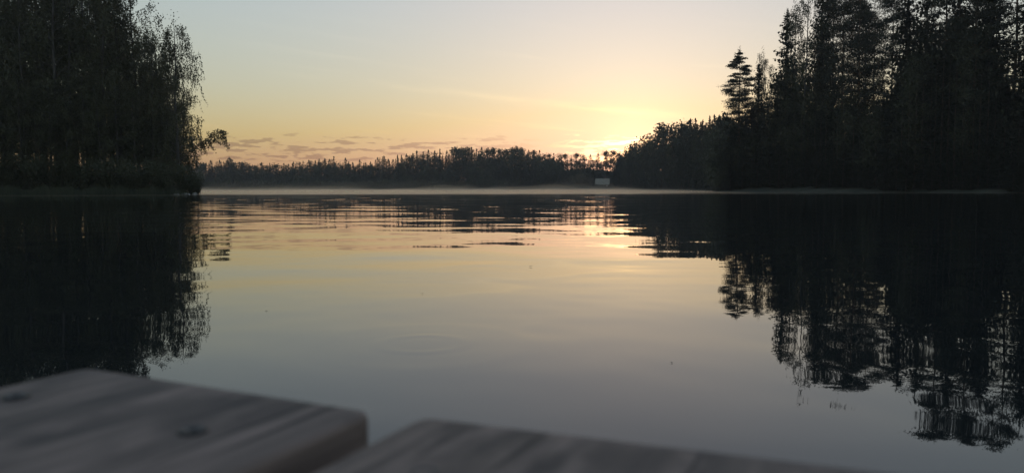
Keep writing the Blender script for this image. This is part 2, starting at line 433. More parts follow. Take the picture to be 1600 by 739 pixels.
def far_tree(kind, seed, n=650, H=16.0, Rm=2.6, size=.42):
    g = np.random.default_rng(seed); tt = np.linspace(0, 1, 5)
    V, F = tube(np.column_stack([g.normal(0, .06, (5, 2)), tt * H * .97]), .16 * (1 - tt) + .03, 5)
    lv, lf = leaves(*sprays(kind, g, n, H, Rm, size))
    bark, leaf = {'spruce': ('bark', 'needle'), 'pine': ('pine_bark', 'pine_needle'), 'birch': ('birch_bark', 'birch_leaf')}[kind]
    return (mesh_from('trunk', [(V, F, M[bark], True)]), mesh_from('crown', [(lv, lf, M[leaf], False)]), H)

PROTO = {
    'birch': [birch(11), birch(12, Rm=3.0, weep=.8), birch(13, Rm=2.3, limbs=30), birch(14, Rm=3.3, weep=.7, limbs=40)],
    'weeping': [birch(21, H=17.5, Rm=2.25, limbs=40, strands=24, weep=1.35, low=.05)],
    'spruce': [spruce(31, Rm=3.7, power=.75), spruce(32, Rm=3.0, gap=.14, power=.75), spruce(33, Rm=4.2, whorls=46, gap=.18), spruce(34, Rm=2.8, whorls=54)],
    'pine': [pine(41, Rm=3.2, limbs=52, low=.34, tufts=150), pine(42, Rm=3.4, limbs=50, low=.30, tufts=140), pine(43, Rm=3.0, limbs=58, low=.26, tufts=150), pine(44, Rm=3.1, limbs=50, low=.32, tufts=140)],
    'tiered': [pine(51, Rm=4.0, limbs=72, low=.14, tier=1.0, tufts=190)],
    'far_spruce': [far_tree('spruce', 71), far_tree('spruce', 72, Rm=2.1), far_tree('spruce', 73, Rm=3.0), far_tree('spruce', 74, Rm=2.4, n=500)],
    'far_pine': [far_tree('pine', 75, Rm=2.5), far_tree('pine', 76, Rm=2.1), far_tree('pine', 77, Rm=3.0), far_tree('pine', 78, Rm=2.4)],
    'far_birch': [far_tree('birch', 79, Rm=2.9), far_tree('birch', 80, Rm=2.4)],
    'bush': [bush(61), bush(62, H=3.2, Rm=2.3), bush(63, H=5.0, Rm=1.7)],
}
NAMES = {'far_spruce': 'spruce_tree', 'far_pine': 'pine_tree', 'far_birch': 'birch_tree', 'birch': 'birch_tree', 'weeping': 'birch_tree', 'spruce': 'spruce_tree', 'pine': 'pine_tree', 'tiered': 'pine_tree', 'bush': 'willow_bush'}
CATS = {'far_spruce': 'spruce', 'far_pine': 'pine', 'far_birch': 'birch', 'birch': 'birch', 'weeping': 'birch', 'spruce': 'spruce', 'pine': 'pine', 'tiered': 'pine', 'bush': 'bush'}
TREES = []
def plant(kind, px, dist, topy=None, height=None, label='', group=None, var=None, wide=1.0, rot=None):
    """stand a tree at a bearing and distance; its height from how high it reaches in the picture, or given in metres"""
    x = (px - 800) / FPX * dist; y = dist
    z = float(ground_z(x, y)); z = max(z, -.05) - .08
    if height is None: height = (297 - topy) / FPX * dist + CAM_H - z
    lst = PROTO[kind]; tr, cr, H0 = lst[rng.integers(len(lst)) if var is None else var % len(lst)]
    s = height / H0
    e = bpy.data.objects.new(NAMES[kind], None); COL.objects.link(e); e.empty_display_size = .5
    e.location = (x, y, z); e.rotation_euler = (0, 0, rng.uniform(0, 6.28) if rot is None else rot)
    w = (s * wide if s < 1.3 and not kind.startswith('far') else s ** .5 * wide) * (rng.uniform(.93, 1.1) if rot is None else 1.0)
    e.scale = (w, w, s)
    e['label'] = label; e['category'] = CATS[kind]
    if group: e['group'] = group
    for nm, me in (('stem' if kind == 'bush' else 'trunk', tr), ('crown', cr)):
        o = bpy.data.objects.new(nm, me); COL.objects.link(o); o.parent = e
    TREES.append(e)
    return e

def wood_mass(name, label, spots, n, size):
    """a wood that reads as one mass: many crowns and trunks in one object; spots: kind, px, dist, topy, crown radius"""
    lp, tp = {}, []
    g = np.random.default_rng(len(spots) + n)
    for kind, px, dist, topy, Rm in spots:
        x = (px - 800) / FPX * dist; z = float(ground_z(x, dist)) - .1
        H = max(2.5, (297 - topy) / FPX * dist + CAM_H - z)
        C, U, W = sprays(kind, g, n, H, Rm, size)
        o = np.array([x, dist, z]); v, f = leaves(C + o, U, W); lp.setdefault(kind, []).append((v, f))
        tt = np.linspace(0, 1, 3); tp.append(tube(o + np.column_stack([np.zeros((3, 2)), tt * H * .9]), .13 * (1 - tt) + .03, 4))
    parts = [(*join(tp), M['bark'], True)] + [(*join(l), M[{'spruce': 'needle', 'pine': 'pine_needle', 'birch': 'birch_leaf'}[k]], False) for k, l in lp.items()]
    o = bpy.data.objects.new(name, mesh_from(name, parts)); COL.objects.link(o)
    o['kind'] = 'stuff'; o['label'] = label; o['category'] = 'forest'
    return o

ORD = ['first', 'second', 'third', 'fourth', 'fifth', 'sixth', 'seventh', 'eighth', 'ninth', 'tenth', 'eleventh', 'twelfth', 'thirteenth', 'fourteenth',
       'fifteenth', 'sixteenth', 'seventeenth', 'eighteenth', 'nineteenth', 'twentieth']
ORD += ['twenty-' + w for w in ORD[:9]] + ['thirtieth'] + ['thirty-' + w for w in ORD[:9]]

# ---- left bank: birches, leaning over the water at the point
GL = 'birches on the left bank'
edge = plant('weeping', 281, 79.5, 36, label='slender weeping birch at the tip of the left point, twigs hanging against sky', group=GL, rot=.4)
plant('birch', 262, 84, 66, label='low birch just behind the weeping birch at the tip of the left point', group=GL, var=2)
plant('birch', 241, 82, 52, label='birch filling the notch in the skyline left of the weeping point birch', group=GL, var=0, wide=.9)
plant('birch', 219, 85, -14, label='tall birch rising just left of the notch, loose twigs hanging towards the gap', group=GL, var=1, wide=.85)
for k, (p, dd, ty) in enumerate([(192, 83, -50), (165, 80, -42), (140, 86, -75), (115, 82, -30), (92, 79, -85), (68, 84, -60), (43, 79, -78), (18, 83, -60), (-8, 78, -66)]):
    plant('birch', p, dd, ty, label=f'tall dark birch cut by the frame top, {ORD[k]} left of the left bank notch', group=GL)
for k, (p, dd, ty) in enumerate(sorted([(250, 97, 95), (272, 94, 120), (228, 100, 70), (205, 99, 30), (180, 104, -10), (150, 100, -30), (122, 106, -20), (98, 101, 0), (72, 104, -30), (48, 99, 10), (22, 103, -20), (0, 98, 0), (-25, 96, -20)], reverse=True)):
    plant('birch', p, dd, ty, label=f'dark birch in the back row of the left wood, {ORD[k]} from the point', group='back row of the left wood')
for k, (p, dd, ty) in enumerate(sorted([(262, 86, 175), (285, 84, 190), (240, 88, 150), (212, 79, 140), (185, 78, 120), (160, 77, 150), (134, 78, 110), (108, 77, 150), (84, 77, 120), (60, 77, 140), (36, 76, 120), (12, 76, 140), (-10, 75, 130)], reverse=True)):
    plant('birch', p, dd, ty, label=f'young dark birch before the tall left bank birches, {ORD[k]} from the point', group='young birches on the left bank', wide=1.35)
for k, (p, dd, hh) in enumerate([(309, 79.2, 2.3), (300, 77.6, 2.6), (286, 76.6, 3.6), (268, 75.6, 3.0), (247, 75.6, 3.4), (225, 75.8, 3.0), (203, 76, 3.6), (181, 76, 3.0), (158, 76, 3.5), (136, 76, 3.2), (113, 76, 3.8), (90, 76, 3.1), (66, 76, 3.7), (42, 76, 3.2), (18, 75.5, 3.6), (-6, 75, 3.5)]):
    lb = 'leafy willow bush trailing branches over the water at the tip of the left point' if k == 0 else f'dark willow bush at the foot of the left bank, {ORD[k]} from the point'
    plant('bush', p, dd, height=hh, label=lb, group='bushes along the left waterline')

# the long branch that reaches out from the point birch
def reaching_branch():
    g = np.random.default_rng(77)
    inv = edge.matrix_basis.inverted()
    def w(px, py, dd): return np.array([(px - 800) / FPX * dd, dd, CAM_H + (297 - py) / FPX * dd])
    main = np.array([w(284, 252, 79.5), w(298, 238, 79.3), (w(312, 226, 79)), w(326, 217, 78.7), w(340, 210, 78.5), w(353, 206, 78.4)])
    parts = [tube(main, np.linspace(.05, .008, 6), 5)]; CC = []
    for q in np.linspace(.42, 1, 26):
        i = q * 5; b = np.array([np.interp(i, range(6), main[:, k]) for k in range(3)])
        for _ in range(2):
            e = b + np.array([g.uniform(-.1, .75), g.uniform(-.6, .6), g.uniform(-1.0, .45)]) * (1.25 - .5 * abs(q - .75))
            if g.uniform() < .3: e[2] -= g.uniform(.4, 1.2)
            parts.append(tube(np.vstack([b, (b + e) / 2 + [0, 0, .08], e]), [.012, .008, .003], 3))
            s = g.uniform(0.15, 1.05, 26)[:, None]
            CC.append(b + (e - b) * s + g.normal(0, .09, (26, 3)))
    V, F = join(parts); lv, lf = rand_leaves(np.concatenate(CC), .085, .055, g, .6)
    def loc(V): 
        m = np.array(inv); return V @ m[:3, :3].T + m[:3, 3]
    b = bpy.data.objects.new('branch', mesh_from('branch', [(loc(V), F, M['bark'], True)])); COL.objects.link(b); b.parent = edge
    b['label'] = 'long leafy branch reaching out over the water towards the far shore'
    l = bpy.data.objects.new('foliage', mesh_from('foliage', [(loc(lv), lf, M['birch_leaf'], False)])); COL.objects.link(l); l.parent = b
bpy.context.view_layer.update()
reaching_branch()

# ---- right bank: the tall wood on the near headland
GR = 'tall trees of the right headland'
TALL = [
    ('tiered', 1153, 151, 86, 'lone layered pine at the left edge of the tall right wood, sky around its tip', 0, 1.2),
    ('spruce', 1182, 147, 99, 'narrow spruce close on the right of the lone layered pine', 1, .9),
    ('birch', 1194, 155, 84, 'thin airy birch top showing between two spruces right of the layered pine', 2, .8),
    ('spruce', 1224, 139, 22, 'broad pointed spruce stepping up right of the layered pine, tip just inside the frame', 2, 1.15),
    ('birch', 1240, 137, 14, 'slim birch whose crown rises right beside the broad pointed spruce', 0, .75),
    ('birch', 1254, 133, -26, 'tall slim birch right of the broad pointed spruce, top beyond the frame', 1, .8),
    ('spruce', 1279, 134, -20, 'dense tall spruce left of the open pines with sky between them', 0, 1.0),
    ('pine', 1311, 128, -30, 'tall thin pine, leftmost of the open pines with sky between their branches', 1, .95),
    ('pine', 1337, 126, -33, 'tall thin pine, second of the open pines with sky between their branches', 3, .9),
    ('pine', 1360, 129, -31, 'tall thin pine, third of the open pines, beside the brightest sky gap', 1, .8),
    ('pine', 1297, 146, 6, 'thin dark pine standing back between the dense spruce and the open pines', 2, 1.0),
    ('pine', 1349, 143, 22, 'thin dark pine set back between the second and third open pines', 2, 1.0),
    ('pine', 1388, 122, 2, 'shorter pine, rightmost of the open pines, before the solid dark wood', 3, .8),
    ('spruce', 1412, 116, -34, 'dense spruce that begins the solid dark wood right of the open pines', 0, 1.1),
    ('spruce', 1440, 113, -50, 'tall dark spruce, second in the solid wood right of the open pines', 2, 1.0),
    ('pine', 1466, 110, -86, 'tall dark pine, third in the solid wood right of the open pines', 0, 1.0),
    ('spruce', 1489, 108, -60, 'tall dark spruce, fourth in the solid wood right of the open pines', 2, 1.1),
    ('pine', 1512, 106, -92, 'tall dark pine, fifth in the solid wood right of the open pines', 2, 1.0),
    ('spruce', 1538, 107, -52, 'tall dark spruce left of the last low sky gaps at the right edge', 0, 1.15),
    ('pine', 1579, 104, -105, 'tall pine above the small low sky gaps by the right frame edge', 1, 1.1),
    ('spruce', 1606, 101, -80, 'tall spruce cut by the right edge of the frame', 2, 1.1),
    ('spruce', 1640, 100, -80, 'tall spruce just past the right edge of the wood', 0, 1.1)]
for kind, p, dd, ty, lb, v, wd in TALL:
    plant(kind, p, dd, ty, label=lb, group=GR, var=v, wide=wd)
# the middle storey that closes the wood below the tall crowns
mid = []
for p in range(1132, 1630, 15):
    dd = np.interp(p, [1132, 1250, 1400, 1620], [149, 134, 113, 97])
    mid.append((p + rng.uniform(-4, 4), dd + rng.uniform(0, 5), np.interp(p, [1132, 1156, 1240, 1300, 1390, 1420, 1500, 1545, 1575, 1620], [225, 178, 120, 165, 158, 70, 60, 80, 150, 135]) + rng.uniform(-8, 22)))
for k, (p, dd, ty) in enumerate(mid):
    plant('spruce', p, dd, ty, label=f'half grown dark spruce under the tall right headland crowns, {ORD[k]} from the left', group='middle storey of the right headland', wide=1.35)
for k, p in enumerate(range(1138, 1640, 20)):
    dd = np.interp(p, [1128, 1250, 1400, 1640], [147, 129, 109, 92])
    plant('spruce', p + rng.uniform(-4, 4), dd + rng.uniform(0, 2), 235 + rng.uniform(-18, 12), label=f'low young spruce on the right headland waterline, {ORD[k]} from the left', group='front row of the right headland', wide=1.6)
spots = []
for off, lo, step in [(4, 0, 11), (9, -10, 12), (14, -25, 12), (19, -45, 14), (1, 40, 10)]:
    for p in range(1128, 1660, step):
        dd = np.interp(p, [1128, 1250, 1400, 1660], [149, 132, 111, 92]) + off
        ty = np.interp(p, [1128, 1170, 1200, 1240, 1300, 1350, 1392, 1420, 1500, 1540, 1560, 1600, 1660], [190, 174, 130, 90, 120, 165, 150, 40, 20, 50, 140, 125, 60])
        if p < 1152: ty = np.interp(p, [1128, 1152], [232, 182]); lo = max(lo, 0)
        spots.append((['spruce', 'spruce', 'birch'][rng.integers(3)], p + rng.uniform(-3, 3), dd, ty + lo + rng.uniform(0, 25), rng.uniform(2.0, 2.9)))
wood_mass('headland_wood', 'black undergrowth and young trees filling the foot of the tall right wood', spots, 2000, .15)
spots = []
for dd, lo, step in [(89, 0, 13), (110, -25, 13)]:
    for p in range(-30, 276, step):
        ty = np.interp(p, [-30, 190, 212, 235, 276], [-30, 0, 40, 85, 160])
        spots.append(('birch', p + rng.uniform(-3, 3), dd + rng.uniform(-3, 3), ty + lo * (p < 200) + rng.uniform(0, 30), rng.uniform(2.2, 3.0)))
wood_mass('left_bank_wood', 'black foliage deep inside the wood on the left bank', spots, 3000, .12)

# ---- right shore running back to the sunrise
PR = [(968, 243), (975, 236), (990, 223), (1000, 217), (1017, 210), (1032, 197), (1046, 197), (1062, 195), (1076, 187), (1084, 187), (1096, 188), (1107, 184), (1121, 181), (1135, 180)]
def prof_r(p): return np.interp(p, [a for a, _ in PR], [b for _, b in PR])
def dist_r(p): return np.interp(p, [966, 985, 1010, 1040, 1065, 1090, 1110, 1140], [430, 400, 360, 315, 285, 255, 232, 196])
k = 0
for p in [970, 978, 986, 992, 1001, 1009, 1017, 1025, 1033, 1046, 1054, 1062, 1070, 1077, 1085, 1096, 1107, 1114, 1121, 1130]:
    kind = 'birch' if p in (992, 1001, 1009, 1017, 1025, 1054) else ('spruce' if p in (1077, 1085, 1096, 1107, 1121, 1114) else 'pine')
    plant('far_' + kind, p, dist_r(p) + 9, prof_r(p) + (0 if k % 3 else 2), label=f'{"leafy tree" if kind == "birch" else kind} on the skyline falling towards the sunrise, {ORD[k]} from its sun end', group='skyline of the receding right shore', wide=1.1)
    k += 1
spots = []
for off, dy, step in [(6, 6, 5), (12, 10, 6), (18, 12, 6), (3, 24, 6), (1, 48, 6)]:
    for p in range(968, 1162, step):
        spots.append((['spruce', 'spruce', 'pine', 'spruce', 'birch'][rng.integers(5)], p + rng.uniform(-2, 2), dist_r(p) + off, min(284, prof_r(p) + dy * (.3 + .7 * (p - 960) / 170) + rng.uniform(0, 7)), rng.uniform(2.2, 3.2)))
for p, dd in [(1106, 226), (1110, 218), (1113, 210), (1116, 200), (1119, 190), (1122, 181), (1125, 173), (1128, 165), (1131, 160), (1112, 226), (1118, 214), (1124, 200), (1129, 186), (1135, 172), (1116, 190), (1120, 178), (1123, 168), (1126, 158)]:
    spots.append((['spruce', 'birch'][rng.integers(2)], p + 3, dd, rng.uniform(196, 240), rng.uniform(2.2, 3)))
for p in range(964, 1000, 3):
    for dd in (432, 440, 452):
        spots.append(('spruce', p + rng.uniform(-1, 1), dd, prof_r(max(p, 968)) + rng.uniform(3, 9), 3.0))
wood_mass('receding_wood', 'dark unbroken wood under the skyline of the right shore running back to the sunrise', spots, 1000, .32)

# ---- far shore
PF = [(296, 250), (310, 250), (320, 254), (331, 250), (345, 250), (360, 246), (370, 254), (380, 253), (392, 258), (400, 258), (411, 254), (423, 255), (432, 256), (440, 266), (445, 255), (452, 256), (460, 253), (470, 253), (475, 252), (484, 250), (494, 251),
      (500, 249), (509, 248), (516, 249), (523, 245), (531, 254), (541, 247), (546, 253), (552, 254), (563, 250), (572, 254), (580, 253), (591, 246), (601, 244), (608, 249), (615, 249), (622, 243), (628, 243), (636, 241), (646, 240), (652, 236), (662, 238), (670, 235), (680, 236),
      (688, 234), (699, 236), (706, 234), (713, 232), (722, 233), (730, 232), (737, 231), (745, 233), (753, 231), (762, 233), (770, 233), (781, 233), (790, 235), (800, 232), (807, 230), (815, 232), (826, 235), (834, 236), (843, 235), (850, 241), (858, 241), (865, 240), (874, 242), (883, 242), (892, 243),
      (900, 241), (910, 243), (922, 242), (934, 240), (947, 238), (957, 236), (966, 240)]
STRETCH = [(296, 438, 'on the low left end of the far treeline'), (439, 520, 'on the far treeline right of its narrow gap'), (521, 588, 'on the dip of the far treeline'),
           (589, 690, 'on the climbing part of the far ridge'), (691, 765, 'on the crest of the far ridge'), (766, 846, 'on the right half of the far ridge crest'), (847, 970, 'before the sunrise glow')]
cnt = {}
for p, ty in PF:
    si = next(i for i, s in enumerate(STRETCH) if s[0] <= p <= s[1]); cnt[si] = cnt.get(si, 0) + 1
    if p < 439: kind = 'birch' if p in (320, 370, 380, 392, 400, 432) else ('spruce' if p not in (360, 411) else 'tiered')
    elif p < 650: kind = 'spruce'
    elif p < 760: kind = 'spruce' if (p // 3) % 3 else 'pine'
    else: kind = 'spruce' if p in (826, 843, 865, 892, 922, 934) else 'pine'
    dd = np.interp(p, [296, 500, 700, 850, 966], [462, 466, 456, 446, 448]) + rng.uniform(-4, 4)
    nm = 'leafy tree' if kind == 'birch' else ('pine' if kind == 'tiered' else kind)
    plant('tiered' if kind == 'tiered' else 'far_' + kind, p, dd, ty, label=f'dark {nm} {STRETCH[si][2]}, {ORD[cnt[si] - 1]} from the left', group='skyline of the far shore', wide=1.5 if p < 760 else 1.3)
for k, p in enumerate([853, 859, 866, 872, 879, 886, 893, 900, 906, 913, 919, 926, 932, 939, 946, 953, 959, 965]):
    plant('far_spruce' if k % 3 == 1 else 'far_pine', p, 462, 246 + rng.uniform(0, 7), label=f'low tree between the pines before the sunrise glow, {ORD[k]} from the left', group='skyline of the far shore', wide=1.25)
def prof_f(p): return np.interp(p, [a for a, _ in PF], [b for _, b in PF])
spots = []
for dd0, dy, step, p1 in [(462, 2, 5, 880), (460, 5, 5, 880), (455, 8, 5, 880), (452, 14, 5, 966), (447, 22, 6, 966), (443, 31, 6, 966)]:
    for p in range(298, p1, step):
        if dy > 20 and 922 < p < 960: continue
        dd = dd0 - (14 if p > 700 else 0) + (3 if p < 560 else 0) - (6 if p > 800 else 0)
        ty = prof_f(p) + dy + rng.uniform(-2, 5)
        if p > 836: ty = max(ty, np.interp(p, [836, 872, 900], [238, 250, 255]) + .3 * dy + rng.uniform(-5, 6))
        kind = ['spruce', 'spruce', 'birch', 'pine'][rng.integers(4)] if dy > 10 else ['spruce', 'birch'][rng.integers(2)]
        spots.append((kind, p + rng.uniform(-2, 2), dd, min(ty, 285), rng.uniform(2.2, 3.3)))
for p in range(300, 968, 7):
    if 922 < p < 960: continue
    spots.append(('birch', p, np.interp(p, [304, 420, 640, 800, 960], [444, 444, 436, 424, 426]), rng.uniform(282, 289), rng.uniform(2, 3)))
wood_mass('far_wood', 'blue grey hazy wood filling the far shore under its skyline trees', spots, 420, .42)
# ------------------------------------------------------------------ reeds at the foot of the left bank
def reeds():
    g = np.random.default_rng(5); n = 5200
    px = g.uniform(-20, 296, n); dist = g.uniform(73.2, 75.5, n) + np.interp(px, [-20, 60, 296], [-1.0, -.6, .6])
    x = (px - 800) / FPX * dist; h = g.uniform(.45, 1.25, n) * np.interp(px, [-20, 220, 296], [1, 1, .45]) * (.75 + .25 * np.sin(px * .11) * np.sin(px * .037))
    b = np.column_stack([x, dist, np.full(n, -.15)]); lean = np.column_stack([g.normal(0, .13, n), g.normal(0, .13, n), np.ones(n)]) * (h + .15)[:, None]
    w = np.column_stack([np.full(n, .012), g.normal(0, .004, n), np.zeros(n)])
    V = np.stack([b - w, b + w, b + lean + w * .15, b + lean - w * .15], 1).reshape(-1, 3)
    o = bpy.data.objects.new('reeds', mesh_from('reeds', [(V, np.arange(len(V)).reshape(-1, 4), M['reed'], False)])); COL.objects.link(o)
    o['kind'] = 'stuff'; o['label'] = 'strip of dull green reeds along the foot of the left bank'; o['category'] = 'reeds'
reeds()

# ------------------------------------------------------------------ shore stones at the left point, leaves afloat
M['stone'] = material('shore_stone', (.2, .19, .17), .85, vary((.10, .095, .085), (.26, .25, .225), 3.0))
M['dead_leaf'] = material('dead_leaf', (.06, .045, .03), .7, vary((.045, .035, .02), (.09, .07, .04), 80))
def stone(px, dist, w, h, seed, label):
    g = np.random.default_rng(seed); nu, nv = 14, 9
    u = np.linspace(0, 2 * np.pi, nu, endpoint=False); v = np.linspace(.05, np.pi - .05, nv)
    U_, V_ = np.meshgrid(u, v); a, b = g.uniform(0, 6.28, 2)
    r = 1 + .16 * np.sin(2 * U_ + a) * np.sin(V_) + .12 * np.sin(3 * U_ + b) * np.sin(2 * V_) + g.normal(0, .03, U_.shape)
    P = np.stack([r * np.sin(V_) * np.cos(U_) * w / 2, r * np.sin(V_) * np.sin(U_) * w * .36, r * np.cos(V_) * h], -1).reshape(-1, 3)
    i_ = np.arange(nv - 1)[:, None] * nu; j = np.arange(nu)[None, :]; j2 = (j + 1) % nu
    F = np.stack([i_ + j, i_ + nu + j, i_ + nu + j2, i_ + j2], -1).reshape(-1, 4)
    o = bpy.data.objects.new('shore_stone', mesh_from('shore_stone', [(P, F, M['stone'], True)])); COL.objects.link(o)
    o.location = ((px - 800) / FPX * dist, dist, .02); o['label'] = label; o['category'] = 'stone'; o['group'] = 'stones at the left point'
stone(291, 74.6, .95, .16, 1, 'flat pale stone in the water under the bushes of the left point')
stone(276, 74.2, .6, .13, 2, 'smaller grey stone left of the flat pale stone at the left point')
stone(305, 76.8, .5, .2, 3, 'rounded grey stone at the outermost tip of the left point')
def floating_leaf(px, py, size, rz, label):
    d_ = CAM_H * FPX / (py - 297)
    a = np.linspace(0, 1, 7); wd = np.sin(np.pi * a ** .8) * .32
    top = np.vstack([np.column_stack([a - .5, -wd, .02 + .08 * a ** 2]), np.column_stack([a - .5, np.zeros(7), np.zeros(7) + .08 * a ** 2]), np.column_stack([a - .5, wd, .02 + .08 * a ** 2])]) * size
    V = np.vstack([top, top - [0, 0, .0012]]); q = grid_faces(7, 3); F = np.vstack([q, q[:, ::-1] + 21])
    o = bpy.data.objects.new('floating_leaf', mesh_from('floating_leaf', [(V, F, M['dead_leaf'], True)])); COL.objects.link(o)
    o.location = ((px - 800) / FPX * d_, d_, .003); o.rotation_euler = (0, 0, rz); o['label'] = label; o['category'] = 'leaf'; o['group'] = 'specks afloat on the lake'
floating_leaf(413, 487, .008, .4, 'tiny dark leaf afloat on the calm water right of the left reflections')
floating_leaf(659, 460, .008, 1.2, 'tiny dark leaf afloat on the open water above the ring')
floating_leaf(829, 417, .016, .2, 'tiny dark leaf afloat on the peach water near the centre')
floating_leaf(1052, 571, .006, 2.0, 'tiny dark leaf afloat left of the right wood reflections')

# ------------------------------------------------------------------ cottage on the far shore
def box(x0, x1, y0, y1, z0, z1):
    V = np.array([(x, y, z) for z in (z0, z1) for y in (y0, y1) for x in (x0, x1)], float)
    F = np.array([(0, 2, 3, 1), (4, 5, 7, 6), (0, 1, 5, 4), (2, 6, 7, 3), (0, 4, 6, 2), (1, 3, 7, 5)])
    return V, F
def part(name, shapes, mat, parent, smooth=False):
    v, f = join(shapes)
    o = bpy.data.objects.new(name, mesh_from(name, [(v, f, mat, smooth)])); COL.objects.link(o); o.parent = parent
    return o
M['roof'] = material('roof_sheet', (.46, .48, .42), .5, vary((.27, .235, .175), (.34, .295, .22), 1.5))
M['log_wall'] = material('log_wall', (.10, .06, .04), .85, vary((.07, .045, .03), (.14, .085, .055), 3, stretch=(.2, 1, 4)))
M['trim'] = material('white_trim', (.7, .7, .66), .6)
M['pane'] = material('window_pane', (.02, .025, .03), .08)
M['brick'] = material('chimney_brick', (.22, .10, .07), .9)
def cottage():
    dd = 429.0; x = (941 - 800) / FPX * dd; z = float(ground_z(x, dd))
    e = bpy.data.objects.new('cottage', None); COL.objects.link(e); e.location = (x, dd, 1.6); e.rotation_euler = (0, 0, R(-9))
    e['label'] = 'small dark lakeside cottage with a pale metal roof below the sunrise'; e['category'] = 'cottage'
    wl = part('wall', [box(-3.4, 3.4, -2.4, 2.4, -1.6, 2.3)], M['log_wall'], e)
    gb = box(-3.38, 3.38, -2.38, 2.38, 2.31, 4.9); gb[0][4:, 1] *= .02
    part('gable', [gb], M['log_wall'], e)
    for sg in (-1, 1):
        a = np.array([(-4.0, sg * 3.1, 1.62), (4.0, sg * 3.1, 1.62), (4.0, 0, 5.05), (-4.0, 0, 5.05)], float)
        up = np.array([0, sg * .09, .1]); V = np.vstack([a, a + up])
        o = part('roof', [(V, np.array([(0, 1, 2, 3), (4, 7, 6, 5), (0, 4, 5, 1), (1, 5, 6, 2), (2, 6, 7, 3), (3, 7, 4, 0)]))], M['roof'], e)
    part('chimney', [box(1.2, 1.8, .3, .9, 4.0, 5.9)], M['brick'], e)
    for wx in (-1.9, .9):
        w = part('window', [box(wx - .5, wx + .5, -2.46, -2.40, .6, 1.5)], M['trim'], e)
        part('pane', [box(wx - .4, wx + .4, -2.48, -2.465, .7, 1.4)], M['pane'], w)
    d_ = part('door', [box(2.2, 3.0, -2.47, -2.41, -.6, 1.4)], M['trim'], e)
cottage()

# ------------------------------------------------------------------ dock: weathered planks under the camera
def at(px, py, z):
    """world point on the height z seen at that place of the picture"""
    dv = Vector(((px - 800) / FPX, (369.5 - py) / FPX, -1)); dv.rotate(cam.rotation_euler.to_matrix().to_4x4().to_quaternion())
    k = (z - CAM_H) / dv.z
    return Vector(cam.location) + dv * k
HP = .0737; DOCK_Z = CAM_H - HP
def wood_mat(nt, b):
    N = lambda t: nt.nodes.new(t)
    tcd = N('ShaderNodeTexCoord'); oi = N('ShaderNodeObjectInfo')
    ad = N('ShaderNodeVectorMath'); ad.operation = 'MULTIPLY_ADD'
    nt.links.new(oi.outputs['Random'], ad.inputs[0]); ad.inputs[1].default_value = (7, 9, 3); nt.links.new(tcd.outputs['Object'], ad.inputs[2])
    def ns(scale, st, det=5):
        mp = N('ShaderNodeMapping'); mp.inputs['Scale'].default_value = st; nt.links.new(ad.outputs[0], mp.inputs[0])
        n = N('ShaderNodeTexNoise'); n.inputs['Scale'].default_value = scale; n.inputs['Detail'].default_value = det; nt.links.new(mp.outputs[0], n.inputs['Vector']); return n.outputs[0]
    grain = ns(150, (1, .10, 1), 8); band = ns(70, (1, .28, 1), 6); blot = ns(34, (1, .5, 1), 6)
    def rg(x, lo, hi):
        r = N('ShaderNodeMapRange'); r.inputs[1].default_value = lo; r.inputs[2].default_value = hi; nt.links.new(x, r.inputs[0]); return r.outputs[0]
    def mx(f, a, c):
        m = N('ShaderNodeMix'); m.data_type = 'RGBA'; nt.links.new(f, m.inputs[0])
        for i, v in ((6, a), (7, c)):
            if isinstance(v, tuple): m.inputs[i].default_value = (*v, 1)
            else: nt.links.new(v, m.inputs[i])
        return m.outputs[2]
    c = mx(rg(grain, .35, .65), (.13, .094, .076), (.225, .160, .132))
    c = mx(rg(band, .50, .66), c, (.062, .045, .038))
    c = mx(rg(blot, .50, .62), c, (.095, .068, .056))
    crack = ns(95, (1, .035, 1), 3)
    c = mx(rg(crack, .62, .68), c, (.022, .016, .013))
    nt.links.new(c, b.inputs['Base Color'])
    bp = N('ShaderNodeBump'); bp.inputs['Distance'].default_value = .0012; nt.links.new(grain, bp.inputs['Height']); nt.links.new(bp.outputs[0], b.inputs['Normal'])
M['deck'] = material('weathered_plank', (.16, .155, .15), .75, wood_mat)
M['beam'] = material('dock_beam', (.09, .08, .07), .9, vary((.06, .052, .045), (.13, .12, .105), 30, stretch=(1, .1, 1)))
M['screw'] = material('dark_screw', (.05, .045, .042), .5, None, Metallic=.6)
